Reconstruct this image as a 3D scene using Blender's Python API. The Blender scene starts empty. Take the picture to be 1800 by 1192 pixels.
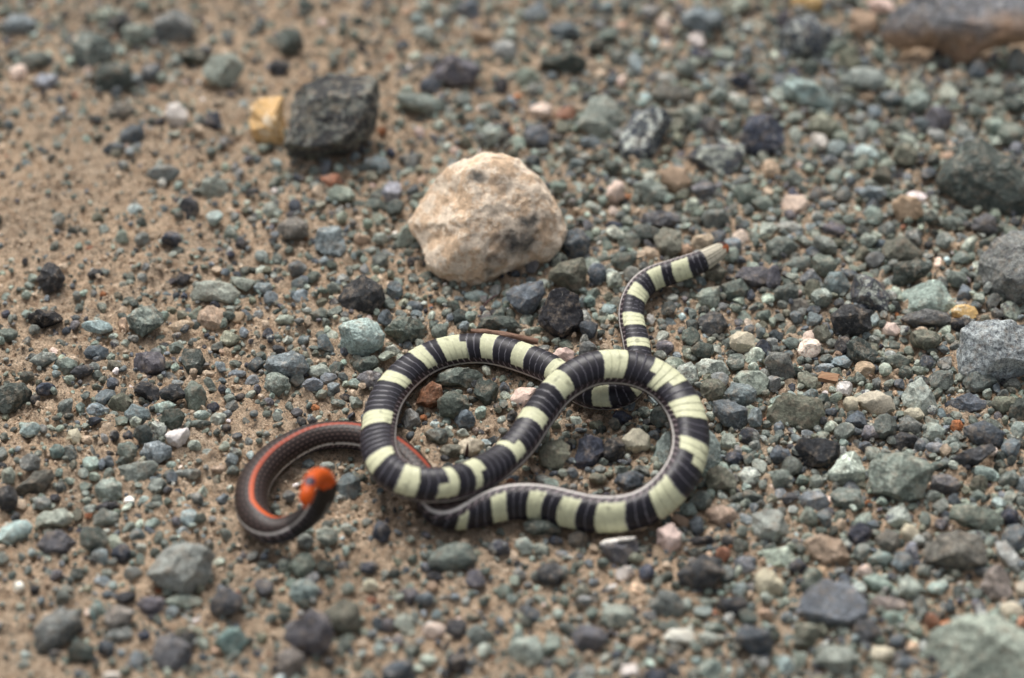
import bpy, math, random
import numpy as np

# ------------------------------------------------------------------ camera, sky, sun, exposure
random.seed(7)
RNG = np.random.default_rng(11)
scene = bpy.context.scene
COL = scene.collection
PW, PH = 1800.0, 1192.0              # the photograph's size in pixels
LENS, SENSOR = 90.0, 23.5            # mm
DIST, DEP = 0.92, math.radians(42)   # metres from the lens to the ground at the frame's centre; downward tilt
CAM = np.array([0.0, -DIST*math.cos(DEP), DIST*math.sin(DEP)])
AX_R = np.array([1.0, 0.0, 0.0])
AX_U = np.array([0.0, math.sin(DEP), math.cos(DEP)])
AX_F = np.array([0.0, math.cos(DEP), -math.sin(DEP)])

cd = bpy.data.cameras.new('camera')
cam = bpy.data.objects.new('camera', cd); COL.objects.link(cam)
cam.location = CAM.tolist()
cam.rotation_euler = (math.pi/2 - DEP, 0, 0)
cd.lens = LENS; cd.sensor_width = SENSOR; cd.sensor_fit = 'HORIZONTAL'
cd.clip_start = 0.01; cd.clip_end = 200
cd.dof.use_dof = True
cd.dof.aperture_fstop = 4.2
cd.dof.aperture_blades = 9
scene.camera = cam

SUN_EL, SUN_ROT = math.radians(58), math.radians(-20)   # rotation from +Y towards +X
world = bpy.data.worlds.new('World'); scene.world = world; world.use_nodes = True
wn = world.node_tree; wn.nodes.clear()
sky = wn.nodes.new('ShaderNodeTexSky'); sky.sky_type = 'NISHITA'; sky.sun_disc = False
sky.sun_elevation = SUN_EL; sky.sun_rotation = SUN_ROT
sky.air_density = 1.0; sky.dust_density = 6.0; sky.ozone_density = 1.0
hs = wn.nodes.new('ShaderNodeHueSaturation'); hs.inputs['Saturation'].default_value = 0.32   # a grey overcast sky
bg = wn.nodes.new('ShaderNodeBackground'); bg.inputs['Strength'].default_value = 0.085
wo = wn.nodes.new('ShaderNodeOutputWorld')
wn.links.new(sky.outputs[0], hs.inputs['Color']); wn.links.new(hs.outputs[0], bg.inputs[0]); wn.links.new(bg.outputs[0], wo.inputs[0])
sl = bpy.data.lights.new('sun', 'SUN'); sl.energy = 1.5; sl.angle = math.radians(28); sl.color = (1.0, 0.97, 0.93)
sun = bpy.data.objects.new('sun', sl); COL.objects.link(sun)
sdir = np.array([math.sin(SUN_ROT)*math.cos(SUN_EL), math.cos(SUN_ROT)*math.cos(SUN_EL), math.sin(SUN_EL)])
from mathutils import Vector
sun.rotation_euler = Vector((-sdir).tolist()).to_track_quat('-Z', 'Y').to_euler()
sun.location = (0, 0, 2)
vs = scene.view_settings
vs.view_transform = 'Standard'; vs.look = 'None'; vs.gamma = 1.0; vs.use_curve_mapping = False
vs.exposure = 0.66

# ------------------------------------------------------------------ pixels and the ground
def ray(px, py):
    d = AX_F*LENS + AX_R*((px-PW/2)/PW*SENSOR) - AX_U*((py-PH/2)/PW*SENSOR)
    return d/np.linalg.norm(d)
def at_z(px, py, z):
    d = ray(px, py)
    return CAM + d*((z-CAM[2])/d[2])
def mpp(p):                           # metres that one photo pixel spans at point p
    return float(np.dot(p-CAM, AX_F))*SENSOR/(LENS*PW)
def to_px(p):
    v = p-CAM; dep = v@AX_F
    return PW/2 + (v@AX_R)/dep*LENS/SENSOR*PW, PH/2 - (v@AX_U)/dep*LENS/SENSOR*PW
cd.dof.focus_distance = float(np.dot(at_z(900, 655, 0.003)-CAM, AX_F))

# ------------------------------------------------------------------ noise (numpy gradient noise)
_P = np.random.default_rng(3).permutation(256); _P = np.concatenate([_P, _P, _P])
_G = np.random.default_rng(4).normal(size=(256, 3)); _G /= np.linalg.norm(_G, axis=1)[:, None]
def noise(p):
    p = np.asarray(p, float); i = np.floor(p).astype(int); f = p-i; i &= 255
    w = f*f*f*(f*(f*6-15)+10); out = 0.0
    for dx in (0, 1):
        for dy in (0, 1):
            for dz in (0, 1):
                g = _G[_P[_P[_P[i[..., 0]+dx]+i[..., 1]+dy]+i[..., 2]+dz] & 255]
                d = f-np.array([dx, dy, dz])
                wt = (w[..., 0] if dx else 1-w[..., 0])*(w[..., 1] if dy else 1-w[..., 1])*(w[..., 2] if dz else 1-w[..., 2])
                out = out + wt*(g*d).sum(-1)
    return out*1.5
def fbm(p, n=4, gain=.5):
    s = 0.0; a = 1.0
    for k in range(n):
        s = s + a*noise(p*2.03**k + 17.3*k); a *= gain
    return s

# ------------------------------------------------------------------ ground height
def ground_h(x, y):
    x = np.asarray(x, float); y = np.asarray(y, float)
    p = np.stack([x, y, np.zeros_like(x)], -1)
    h = 0.0011*noise(p*38+3) + 0.0009*noise(p*95+9)
    h = h + 0.0013*(np.abs(noise(p*190+31))-.25) + 0.0024*(np.abs(noise(p*390+57))-.25) + 0.0012*noise(p*640+71)
    return h

# ------------------------------------------------------------------ materials
def lin(rgb):
    c = np.array(rgb, float)/255
    return np.where(c <= .04045, c/12.92, ((c+.055)/1.055)**2.4)
def new_mat(name):
    m = bpy.data.materials.new(name); m.use_nodes = True
    nt = m.node_tree; b = nt.nodes['Principled BSDF']
    return m, nt, b
def N(nt, kind, **kw):
    n = nt.nodes.new(kind)
    for k, v in kw.items():
        if k in n.inputs: n.inputs[k].default_value = v
        else: setattr(n, k, v)
    return n
def noise_node(nt, vec, scale, detail=4, rough=.55):
    n = N(nt, 'ShaderNodeTexNoise', Scale=scale, Detail=detail, Roughness=rough)
    nt.links.new(vec, n.inputs['Vector']); return n.outputs['Fac']
def math_node(nt, op, a, b=None, c=None, clamp=False):
    n = nt.nodes.new('ShaderNodeMath'); n.operation = op; n.use_clamp = clamp
    for i, v in enumerate((a, b, c)):
        if v is None: continue
        if isinstance(v, (int, float)): n.inputs[i].default_value = v
        else: nt.links.new(v, n.inputs[i])
    return n.outputs[0]
def range_node(nt, v, a, b, c, d, smooth=True):
    n = nt.nodes.new('ShaderNodeMapRange'); n.interpolation_type = 'SMOOTHSTEP' if smooth else 'LINEAR'
    nt.links.new(v, n.inputs[0])
    for i, q in enumerate((a, b, c, d)):
        if isinstance(q, (int, float)): n.inputs[i+1].default_value = q
        else: nt.links.new(q, n.inputs[i+1])
    return n.outputs[0]
def mix_col(nt, f, a, b, mode='MIX'):
    n = nt.nodes.new('ShaderNodeMix'); n.data_type = 'RGBA'; n.blend_type = mode
    for i, v in ((0, f), (6, a), (7, b)):
        if isinstance(v, (int, float)): n.inputs[i].default_value = v
        elif isinstance(v, (tuple, list)): n.inputs[i].default_value = (*v, 1) if len(v) == 3 else v
        else: nt.links.new(v, n.inputs[i])
    return n.outputs[2]
def scale_col(nt, col, v):
    n = nt.nodes.new('ShaderNodeVectorMath'); n.operation = 'SCALE'
    nt.links.new(col, n.inputs[0]); nt.links.new(v, n.inputs['Scale']); return n.outputs[0]

SAND = tuple(lin((194, 174, 151))*.95)

def stone_material(name='stone', rough=1.0, dust=.38):
    m, nt, b = new_mat(name)
    tc = nt.nodes.new('ShaderNodeTexCoord'); oi = nt.nodes.new('ShaderNodeObjectInfo')
    off = nt.nodes.new('ShaderNodeVectorMath'); off.operation = 'ADD'
    r10 = math_node(nt, 'MULTIPLY', oi.outputs['Random'], 9.0)
    nt.links.new(tc.outputs['Object'], off.inputs[0]); nt.links.new(r10, off.inputs[1]); v = off.outputs[0]
    a1 = N(nt, 'ShaderNodeAttribute', attribute_name='tint'); a2 = N(nt, 'ShaderNodeAttribute', attribute_name='tint2')
    big = noise_node(nt, v, 210, 6, .66); mid = noise_node(nt, v, 640, 6, .7); fine = noise_node(nt, v, 1700, 4, .75)
    # patches of the second colour: the tint's alpha says how much of the stone they take
    mixn = math_node(nt, 'ADD', math_node(nt, 'MULTIPLY', big, .6), math_node(nt, 'MULTIPLY', mid, .4))
    lo = math_node(nt, 'SUBTRACT', .66, math_node(nt, 'MULTIPLY', a1.outputs['Alpha'], .30))
    hi = math_node(nt, 'ADD', lo, .055)
    f = range_node(nt, mixn, lo, hi, 0.0, 1.0)
    c = mix_col(nt, f, a1.outputs['Color'], a2.outputs['Color'])
    # speckle: the second colour's alpha says how strong
    sp = math_node(nt, 'MULTIPLY', range_node(nt, noise_node(nt, v, 1150, 5, .7), .50, .58, 0.0, 1.0), a2.outputs['Alpha'])
    c = mix_col(nt, sp, c, a2.outputs['Color'])
    # thin veins
    vv = N(nt, 'ShaderNodeTexNoise', Scale=130, Detail=3, Roughness=.5, Distortion=.6); nt.links.new(v, vv.inputs['Vector'])
    vd = math_node(nt, 'ABSOLUTE', math_node(nt, 'SUBTRACT', vv.outputs['Fac'], .5))
    vm = math_node(nt, 'MULTIPLY', range_node(nt, vd, .0, .012, .55, 0.0), range_node(nt, mid, .5, .62, 0.0, 1.0))
    c = mix_col(nt, vm, c, (.34, .33, .30))
    br = range_node(nt, mid, .3, .7, 1-.5*rough, 1+.6*rough, False)
    br2 = range_node(nt, fine, .3, .7, 1-.48*rough, 1+.58*rough, False)
    c = scale_col(nt, c, math_node(nt, 'MULTIPLY', br, br2))
    # sand dust lodged in patches
    du = math_node(nt, 'MULTIPLY', range_node(nt, noise_node(nt, v, 420, 6, .75), .47, .68, 0.0, dust), range_node(nt, big, .36, .55, 0.3, 1.0))
    c = mix_col(nt, du, c, SAND)
    nt.links.new(c, b.inputs['Base Color'])
    b.inputs['Roughness'].default_value = .72
    b.inputs['Specular IOR Level'].default_value = .32
    bp = N(nt, 'ShaderNodeBump', Strength=.9, Distance=.0007)
    hsum = math_node(nt, 'ADD', math_node(nt, 'MULTIPLY', mid, .8), math_node(nt, 'MULTIPLY', fine, .4))
    nt.links.new(hsum, bp.inputs['Height']); nt.links.new(bp.outputs[0], b.inputs['Normal'])
    return m
M_STONE = stone_material()
M_QUARTZ = stone_material('quartz', .36, .3)

def sand_material():
    m, nt, b = new_mat('sand')
    tc = nt.nodes.new('ShaderNodeTexCoord'); v = tc.outputs['Object']
    n1 = noise_node(nt, v, 34, 4, .6); n2 = noise_node(nt, v, 330, 5, .65); n3 = noise_node(nt, v, 2200, 3, .75); n4 = noise_node(nt, v, 1500, 2, .6)
    c = mix_col(nt, range_node(nt, n1, .35, .65, 0.0, 1.0), tuple(np.array(SAND)*.9), tuple(np.array(SAND)*np.array([1.06, 1.02, .98])))
    c = mix_col(nt, range_node(nt, n2, .42, .68, 0.0, .55), c, tuple(lin((158, 124, 95))*.78))
    c = mix_col(nt, range_node(nt, n4, .60, .66, 0.0, .75), c, tuple(lin((96, 96, 92))*.8))
    c = mix_col(nt, range_node(nt, n4, .36, .30, 0.0, .6), c, tuple(lin((205, 190, 165))*.8))
    c = scale_col(nt, c, range_node(nt, n3, .32, .68, .45, 1.6, False))
    nt.links.new(c, b.inputs['Base Color'])
    b.inputs['Roughness'].default_value = .95; b.inputs['Specular IOR Level'].default_value = .15
    bp = N(nt, 'ShaderNodeBump', Strength=1.0, Distance=.0012)
    nt.links.new(math_node(nt, 'ADD', math_node(nt, 'MULTIPLY', n2, .6), math_node(nt, 'MULTIPLY', n3, .6)), bp.inputs['Height'])
    nt.links.new(bp.outputs[0], b.inputs['Normal'])
    return m
M_SAND = sand_material()

def snake_material():
    m, nt, b = new_mat('snake_skin')
    tc = nt.nodes.new('ShaderNodeTexCoord'); v = tc.outputs['Object']
    a = N(nt, 'ShaderNodeAttribute', attribute_name='tint')
    n1 = noise_node(nt, v, 1500, 4, .6)
    nt.links.new(scale_col(nt, a.outputs['Color'], range_node(nt, n1, .3, .7, .9, 1.1, False)), b.inputs['Base Color'])
    nt.links.new(range_node(nt, a.outputs['Alpha'], 0.0, 1.0, .34, .62, False), b.inputs['Roughness'])
    b.inputs['Specular IOR Level'].default_value = .34
    bp = N(nt, 'ShaderNodeBump', Strength=.25, Distance=.0001)
    nt.links.new(n1, bp.inputs['Height']); nt.links.new(bp.outputs[0], b.inputs['Normal'])
    return m
M_SNAKE = snake_material()

def wood_material(name, c1, c2):
    m, nt, b = new_mat(name)
    tc = nt.nodes.new('ShaderNodeTexCoord'); mp = nt.nodes.new('ShaderNodeMapping'); mp.inputs['Scale'].default_value = (.15, 1, 1)
    nt.links.new(tc.outputs['Object'], mp.inputs[0])
    n = noise_node(nt, mp.outputs[0], 1900, 5, .65)
    nt.links.new(mix_col(nt, range_node(nt, n, .35, .65, 0.0, 1.0), tuple(c1), tuple(c2)), b.inputs['Base Color'])
    b.inputs['Roughness'].default_value = .85
    bp = N(nt, 'ShaderNodeBump', Strength=.6, Distance=.0003); nt.links.new(n, bp.inputs['Height']); nt.links.new(bp.outputs[0], b.inputs['Normal'])
    return m
M_TWIG = wood_material('twig_bark', lin((122, 92, 76))*.8, lin((150, 118, 98))*.8)
M_CHIP = wood_material('split_wood', lin((158, 116, 86))*.7, lin((182, 144, 110))*.7)
M_THORN = wood_material('dark_thorn', lin((70, 48, 50))*.8, lin((104, 74, 70))*.8)

# ------------------------------------------------------------------ mesh helpers
def ico(level):
    t = (1+5**.5)/2
    v = [(-1, t, 0), (1, t, 0), (-1, -t, 0), (1, -t, 0), (0, -1, t), (0, 1, t), (0, -1, -t), (0, 1, -t), (t, 0, -1), (t, 0, 1), (-t, 0, -1), (-t, 0, 1)]
    f = [(0,11,5),(0,5,1),(0,1,7),(0,7,10),(0,10,11),(1,5,9),(5,11,4),(11,10,2),(10,7,6),(7,1,8),(3,9,4),(3,4,2),(3,2,6),(3,6,8),(3,8,9),(4,9,5),(2,4,11),(6,2,10),(8,6,7),(9,8,1)]
    v = [np.array(p, float)/np.linalg.norm(p) for p in v]
    for _ in range(level):
        cache = {}; nf = []
        def midp(a, b):
            k = (a, b) if a < b else (b, a)
            if k not in cache:
                q = v[a]+v[b]; v.append(q/np.linalg.norm(q)); cache[k] = len(v)-1
            return cache[k]
        for a, b, c in f:
            x, y, z = midp(a, b), midp(b, c), midp(c, a)
            nf += [(a, x, z), (b, y, x), (c, z, y), (x, y, z)]
        f = nf
    return np.array(v), np.array(f)
ICO = {k: ico(k) for k in range(6)}

def mesh_tri(name, V, F, tint=None, tint2=None, smooth=True, sharp=None):
    me = bpy.data.meshes.new(name); n, k = len(V), F.shape[1]
    me.vertices.add(n); me.vertices.foreach_set('co', np.ascontiguousarray(V, np.float32).ravel())
    me.loops.add(F.size); me.loops.foreach_set('vertex_index', np.ascontiguousarray(F, np.int32).ravel())
    me.polygons.add(len(F)); me.polygons.foreach_set('loop_start', np.arange(0, F.size, k, dtype=np.int32))
    me.polygons.foreach_set('use_smooth', np.full(len(F), smooth))
    me.update(calc_edges=True)
    for nm, arr in (('tint', tint), ('tint2', tint2)):
        if arr is None: continue
        at = me.attributes.new(nm, 'FLOAT_COLOR', 'POINT')
        a = np.empty((n, 4), np.float32); a[:] = arr
        at.data.foreach_set('color', a.ravel())
    if sharp: me.set_sharp_from_angle(angle=math.radians(sharp))
    return me
def link(name, me, mat, loc=(0, 0, 0), parent=None):
    o = bpy.data.objects.new(name, me); COL.objects.link(o); me.materials.append(mat); o.location = [float(q) for q in loc]
    if parent: o.parent = parent
    return o
def tag(o, label=None, cat=None, group=None, kind=None):
    for k, q in (('label', label), ('category', cat), ('group', group), ('kind', kind)):
        if q: o[k] = q
    return o

# ------------------------------------------------------------------ the ground sheet
def build_ground():
    step = .00085
    fx = np.arange(-.185, .185+1e-9, step); fy = np.arange(-.165, .215+1e-9, step)
    def ext(f, far):
        g = np.array([.004, .012, .03, .07, .15, .4, 1.0, 2.5, 6.0, 15.0, 40.0])
        return np.concatenate([(f[0]-g)[::-1], f, f[-1]+g])
    X, Y = np.meshgrid(ext(fx, 3), ext(fy, 3), indexing='ij')
    nx, ny = X.shape
    Z = ground_h(X, Y)
    V = np.stack([X, Y, Z], -1).reshape(-1, 3)
    i = np.arange(nx*ny).reshape(nx, ny)
    F = np.stack([i[:-1, :-1], i[1:, :-1], i[1:, 1:], i[:-1, 1:]], -1).reshape(-1, 4)
    o = link('ground', mesh_tri('ground', V, F), M_SAND)
    tag(o, 'pale brown sandy ground with crumbly clods between the stones', None, None, 'structure')
build_ground()

# ------------------------------------------------------------------ the snake
# x, y in photo pixels, height of the axis in mm, radius in pixels, roll in degrees (0 = belly to the viewer, 180 = back to the viewer)
SNAKE = [
 (1279,431,5,5,10),(1272,436,5.3,11.5,10),(1259,445,5.6,16,10),(1240,456,5.5,19,10),(1215,467,5,21,9),(1180,479,4.5,22,8),(1150,488,4,22.5,10),
 (1125,506,4,23,22),(1111,535,4,23,22),(1110,565,4,23.5,22),(1117,595,4,24,22),(1122,628,4,24,10),(1119,662,4,24,0),(1103,686,4,25,-5),
 (1072,696,4,25,-8),(1035,692,4,26,-10),(1000,672,4,26,-12),(965,648,4,27,-20),(920,630,4,27.5,-22),(880,618,4,27.5,-24),(840,613,4,27.5,-24),
 (795,617,4,28,-25),(750,632,4.2,29,-25),(710,662,4.5,30,-25),(682,698,5,31,-24),(668,740,6,31.5,-20),(666,785,8,32,-14),(680,822,10,32,-3),
 (715,846,11,31,4),(760,853,11,31,10),(800,849,10.5,31,14),(840,835,9,31,16),(880,812,8,30,22),(915,778,8,30,22),(945,733,9,30,22),
 (975,692,11.5,30,21),(1005,666,13,31,21),(1045,648,13.5,31,21),(1090,645,13.5,31.5,21),(1135,655,13,32,21),(1175,680,12,33,21),
 (1203,720,11,33.5,21),(1213,765,10,34,26),(1207,810,9,34,26),(1185,850,8,34,22),(1150,882,6,34,24),(1105,900,5,34,26),(1050,903,4.5,34,26),
 (1000,894,4.5,34,26),(950,882,4.5,33.5,27),(905,880,4.5,33,29),(865,888,4.5,32,30),(830,899,4.5,31,45),(797,905,4.5,30,75),(770,898,4.5,29.5,104),
 (756,878,4.3,29,118),(748,855,4,28.5,126),(732,828,4,28,130),(705,800,3.8,27,130),(675,780,3.6,26,126),(640,769,3.4,25.5,124),(605,764,3.3,25,125),
 (560,767,3.3,25,130),(520,781,3.5,26,140),(480,806,3.8,27.5,152),(450,842,4.2,29,165),(441,880,4.5,29.5,182),(452,915,4.8,28,198),
 (482,934,5.5,25,212),(515,926,7,22.5,222),(545,906,10,20,235),(567,881,14,18.5,270),(577,857,18.5,17.5,270),(567,838,22.5,17,270),
 (550,841,25,15,270),(542,860,25.2,13.5,270),(537,880,24,11.5,270),(536,895,22.8,5,270)]
# middles of the cream bands along the belly, photo pixels, and half their length in pixels
BANDS = [(1196,476,14),(1142,490,15),(1112,528,15),(1114,576,11),(1121,618,14),(1109,684,9),(1057,696,10),(984,658,13),(920,631,14),(860,614,13),
 (791,618,21),(733,641,15),(689,689,15),(667,755,23),(682,822,15),(727,848,12),(775,854,10),(836,836,15),(898,798,16),(938,743,16),(988,679,18),
 (1077,645,22),(1168,674,27),(1211,738,22),(1208,815,23),(1158,878,20),(1070,904,19),(1000,894,19),(938,880,18),(860,889,15),(806,905,12)]
NOTCH = {(791,618): ['Ra'], (775,854): ['La'], (836,836): ['Rb'], (898,798): ['Lb'], (1168,674): ['Ra', 'Rb'], (1208,815): ['Rb']}
def catmull(P, n=14):
    out = []
    Q = np.vstack([2*P[0]-P[1], P, 2*P[-1]-P[-2]])
    for i in range(1, len(Q)-2):
        p0, p1, p2, p3 = Q[i-1:i+3]
        for t in np.linspace(0, 1, n, endpoint=False):
            out.append(.5*((2*p1)+(-p0+p2)*t+(2*p0-5*p1+4*p2-p3)*t*t+(-p0+3*p1-3*p2+p3)*t**3))
    out.append(P[-1]); return np.array(out)
def smooth1(a, k, it=1):
    for _ in range(it):
        b = np.pad(a, [(k, k)]+[(0, 0)]*(a.ndim-1), mode='edge'); a = sum(b[i:i+len(a)] for i in range(2*k+1))/(2*k+1)
    return a
def build_snake():
    rows = []
    for px, py, z, r, roll in SNAKE:
        p = at_z(px, py, z*.001); rows.append([*p, r*mpp(p), roll, px, py])
    C = catmull(np.array(rows), 16)
    s = np.concatenate([[0], np.cumsum(np.linalg.norm(np.diff(C[:, :3], axis=0), axis=1))]); L = s[-1]
    ds = .00018; n = int(L/ds); S = np.linspace(0, L, n)
    D = np.stack([np.interp(S, s, C[:, k]) for k in range(C.shape[1])], 1)
    D[20:-20, :3] = smooth1(D[:, :3], 9, 2)[20:-20]
    P, R, roll, pix = D[:, :3], np.maximum(D[:, 3], .0001), np.radians(smooth1(D[:, 4], 12, 2)), D[:, 5:7]
    # rounded ends
    R = R*np.clip(np.minimum(S/.0012, (L-S)/.0018), 0, 1)**.5
    T = np.gradient(P, axis=0); T /= np.linalg.norm(T, axis=1)[:, None]
    Cv = CAM-P; Cv /= np.linalg.norm(Cv, axis=1)[:, None]
    Nn = Cv-(Cv*T).sum(1)[:, None]*T; Nn /= np.linalg.norm(Nn, axis=1)[:, None]
    k0 = int(np.argmax((pix[:, 0] < 560) & (pix[:, 1] > 890) & (S > L*.9)))
    for i in range(k0, n):               # carry the frame along the raised tail
        q = Nn[i-1]-(Nn[i-1]@T[i])*T[i]; Nn[i] = q/np.linalg.norm(q)
    Sd = np.cross(T, Nn)
    nt = 64; th = np.linspace(-math.pi, math.pi, nt, endpoint=False)
    deg = np.degrees(th)[None, :]; ad = np.abs(deg); SS = S[:, None]
    # ventral plates: bowed back edges
    LP = .00186*np.clip(R/.0040, .72, 1.1)           # plate length follows the girth
    u0 = np.cumsum(ds/LP)[:, None]
    u = u0 + .42*(ad/62)**2
    pl = np.floor(u).astype(int); fu = u-pl
    # which plates are cream, for each half of the belly
    npl = pl.max()+3; creamL = np.zeros(npl, bool); creamR = np.zeros(npl, bool)
    start = 0
    cutS = []
    for bx, by, hl in BANDS:
        d = np.hypot(pix[:, 0]-bx, pix[:, 1]-by); d[:start] = 1e9; d[start+2000:] = 1e9
        k = int(np.argmin(d)); half = hl*mpp(P[k])
        a, b = u0[max(0, int(k-half/ds)), 0], u0[min(n-1, int(k+half/ds)), 0]
        ia, ib = int(round(a)), max(int(round(a))+1, int(round(b)))
        creamL[ia:ib] = True; creamR[ia:ib] = True
        # plates at a band's end that are dark on one half of the belly only
        for side_, end in NOTCH.get((bx, by), ()):
            (creamL if side_ == 'L' else creamR)[ia if end == 'a' else ib-1] = False
        start = k+40
    isC = np.where(deg > 6, creamR[pl], creamL[pl])
    tailpart = S > S[min(n-1, start+500)]
    # colours
    CREAM = lin((224, 225, 188))*.84; BLK = lin((33, 31, 38)); EDGE = lin((106, 104, 112)); SIDE = lin((46, 38, 42)); SIDEE = lin((140, 126, 130))
    LINE = lin((206, 201, 195)); BRN = lin((40, 29, 26)); BRNE = lin((92, 75, 70)); RED = lin((146, 62, 40)); ORG = lin((205, 84, 14)); PALE = lin((196, 188, 168))
    col = np.zeros((n, nt, 4))
    def put(mask, c, rough):
        mask = np.broadcast_to(mask, (n, nt)); col[mask, :3] = c; col[mask, 3] = rough
    wob = 2.2*noise(np.stack([np.broadcast_to(SS*900, (n, nt)), np.broadcast_to(deg*.03, (n, nt)), np.zeros((n, nt))], -1))
    jag = 5.5*(np.abs((u0+.2) % 1-.5)*2-.5)          # saw-toothed margin of the belly
    vent = ad < 60+jag+wob*.4
    put(True, BRN, .35)
    # dorsal and side scales, staggered diamonds
    row = (ad-62)/17.0; ri = np.floor(row); fv = row-ri-.5
    us = u0+.5*(ri % 2); fs = us-np.floor(us)-.5
    dia = np.abs(fv)*1.05+np.abs(fs)*1.05
    nonv = ~vent
    put(nonv & (dia > .76), BRNE, .5)
    side = nonv & (ad < 81); put(side, SIDE, .4); put(side & (((u0+(ad-60)/20*.55) % 1) > .80), SIDEE, .5)
    line = (ad > 80+wob*.5) & (ad < 90.5+wob*.5); put(line, LINE, .6); put(line & (dia > .84), LINE*.72, .6)
    put((180-ad < 9.5+wob*.4), RED, .45)
    put(vent, BLK, .12)
    cm = vent & isC; put(cm, CREAM, .7)
    fine = .93+.14*(np.abs(noise(np.stack([np.broadcast_to(u*.9, (n, nt)), np.broadcast_to(deg*.06, (n, nt)), np.full((n, nt), 3.3)], -1))))
    stain = noise(np.stack([np.broadcast_to(SS*420, (n, nt)), np.broadcast_to(deg*.035, (n, nt)), np.full((n, nt), 8.1)], -1))
    fine = fine*(1-.45*np.clip((stain-.38)*4, 0, 1))
    col[cm, :3] *= fine[cm][:, None]
    put(vent & (fu > .90) & ~isC, EDGE, .55)
    put(cm & (fu > .93), CREAM*.82, .7)
    # the chin: small pale scales, a brown snout with a rust patch
    cu = np.cumsum(ds/.0012)[:, None]; crow = np.floor(deg/17); cf = (cu+.5*(crow % 2)) % 1-.5; cd_ = np.abs(cf)+np.abs(deg/17-crow-.5)
    sh = S[int(np.argmin(np.hypot(pix[:int(n*.1), 0]-1236, pix[:int(n*.1), 1]-459)))]
    chin = (SS < sh) & (ad < 118); put((SS < sh), BRN, .5); put(chin & (ad < 96), PALE, .6); put(chin & (ad >= 96), lin((96, 70, 56)), .5); put(chin & (cd_ > .70), PALE*.30, .6)
    snout = SS < sh*.36+.0006*(wob/2.2); put(snout, lin((70, 42, 34)), .4); put(snout & (deg > -40) & (deg < 25) & (SS > sh*.10), lin((150, 82, 46)), .4)
    # the tail: back stripe turns orange, then an orange tip with one dark ring
    stail = S[int(np.argmin(np.hypot(pix[:, 0]-462, pix[:, 1]-826)+1e6*(S < L*.7)))]
    f = np.clip((SS-stail)/.02, 0, 1); st = (180-ad < 9.5) & (SS > stail)
    col[..., :3] = np.where(st[..., None], RED*(1-f[..., None])+ORG*f[..., None], col[..., :3])
    dark = SS > stail+.028; dk = np.broadcast_to(dark, (n, nt)) & (180-ad >= 9.5); col[dk, :3] = col[dk, :3]*.35+lin((26, 21, 20))*.4
    def s_at(px, py): return S[int(np.argmin(np.hypot(pix[:, 0]-px, pix[:, 1]-py)+1e6*(S < L*.93)))]
    s1, s2, s3 = s_at(574, 848), s_at(553, 839), s_at(545, 851)
    put((SS > s_at(535, 914)) & (SS < s_at(572, 870)) & (np.abs(deg-30) < 9), lin((104, 106, 104)), .5)
    put((SS > s_at(560, 890)) & (SS <= s1) & (np.abs(deg-30) >= 9), lin((28, 24, 24)), .3)
    org = SS > s1+.0009*wob/2.2; put(org, ORG, .35); put(org & (dia > .82), ORG*.72, .4)
    # relief
    amp = (R/.004)[:, None]
    rel = np.where(vent, .00010*(fu-.35)*np.clip(1.25-fu, 0, .25)*4+.00006*fu, .00014*(.62-dia))
    rel = np.where(line & ~vent, rel*.5, rel)
    flat = 1-.10*np.exp(-(deg/38.0)**2) - .02*np.exp(-((ad-150)/30.)**2)
    rad = R[:, None]*flat*(1+.022*noise(np.stack([np.broadcast_to(SS*120, (n, nt)), np.broadcast_to(np.cos(th)[None]*1.2, (n, nt)), np.broadcast_to(np.sin(th)[None]*1.2, (n, nt))], -1)))+rel*amp
    a = th[None, :]-roll[:, None]
    V = P[:, None, :]+rad[..., None]*(np.cos(a)[..., None]*Nn[:, None, :]+np.sin(a)[..., None]*Sd[:, None, :])
    V = V.reshape(-1, 3)
    # the dark blotch on the orange tail tip
    vv = V-CAM; dp = vv@AX_F; qx = PW/2+(vv@AX_R)/dp*LENS/SENSOR*PW; qy = PH/2-(vv@AX_U)/dp*LENS/SENSOR*PW
    cf = col.reshape(-1, 4); blot = (np.hypot((qx-545)/11, (qy-846)/8)+.25*noise(V*900) < 1) & (np.repeat(S, nt) > s2-.0035) & (np.repeat(S, nt) < s3+.004)
    cf[blot, :3] = lin((58, 40, 56)); col = cf.reshape(n, nt, 4)
    i = np.arange(n*nt).reshape(n, nt); j = np.roll(i, -1, 1)
    F = np.stack([i[:-1], j[:-1], j[1:], i[1:]], -1).reshape(-1, 4)
    base = np.array([*P[n//2, :2], 0.0])
    V2 = np.vstack([V-base, P[0]-base, P[-1]-base]); c2 = np.vstack([col.reshape(-1, 4), col[0, 0], col[-1, 0]])
    caps = np.vstack([np.stack([np.full(nt, n*nt), j[0], i[0], i[0]], -1), np.stack([np.full(nt, n*nt+1), i[-1], j[-1], j[-1]], -1)])
    me = bpy.data.meshes.new('snake')
    V2 = V2.astype(np.float32); Ft = caps[:, :3]
    me.vertices.add(len(V2)); me.vertices.foreach_set('co', V2.ravel())
    lo = np.concatenate([F.ravel(), Ft.ravel()]).astype(np.int32)
    me.loops.add(len(lo)); me.loops.foreach_set('vertex_index', lo)
    me.polygons.add(len(F)+len(Ft))
    me.polygons.foreach_set('loop_start', np.concatenate([np.arange(0, F.size, 4), F.size+np.arange(0, Ft.size, 3)]).astype(np.int32))
    me.polygons.foreach_set('use_smooth', np.full(len(F)+len(Ft), True)); me.update(calc_edges=True)
    at = me.attributes.new('tint', 'FLOAT_COLOR', 'POINT'); at.data.foreach_set('color', c2.astype(np.float32).ravel())
    o = link('snake', me, M_SNAKE, base)
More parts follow.
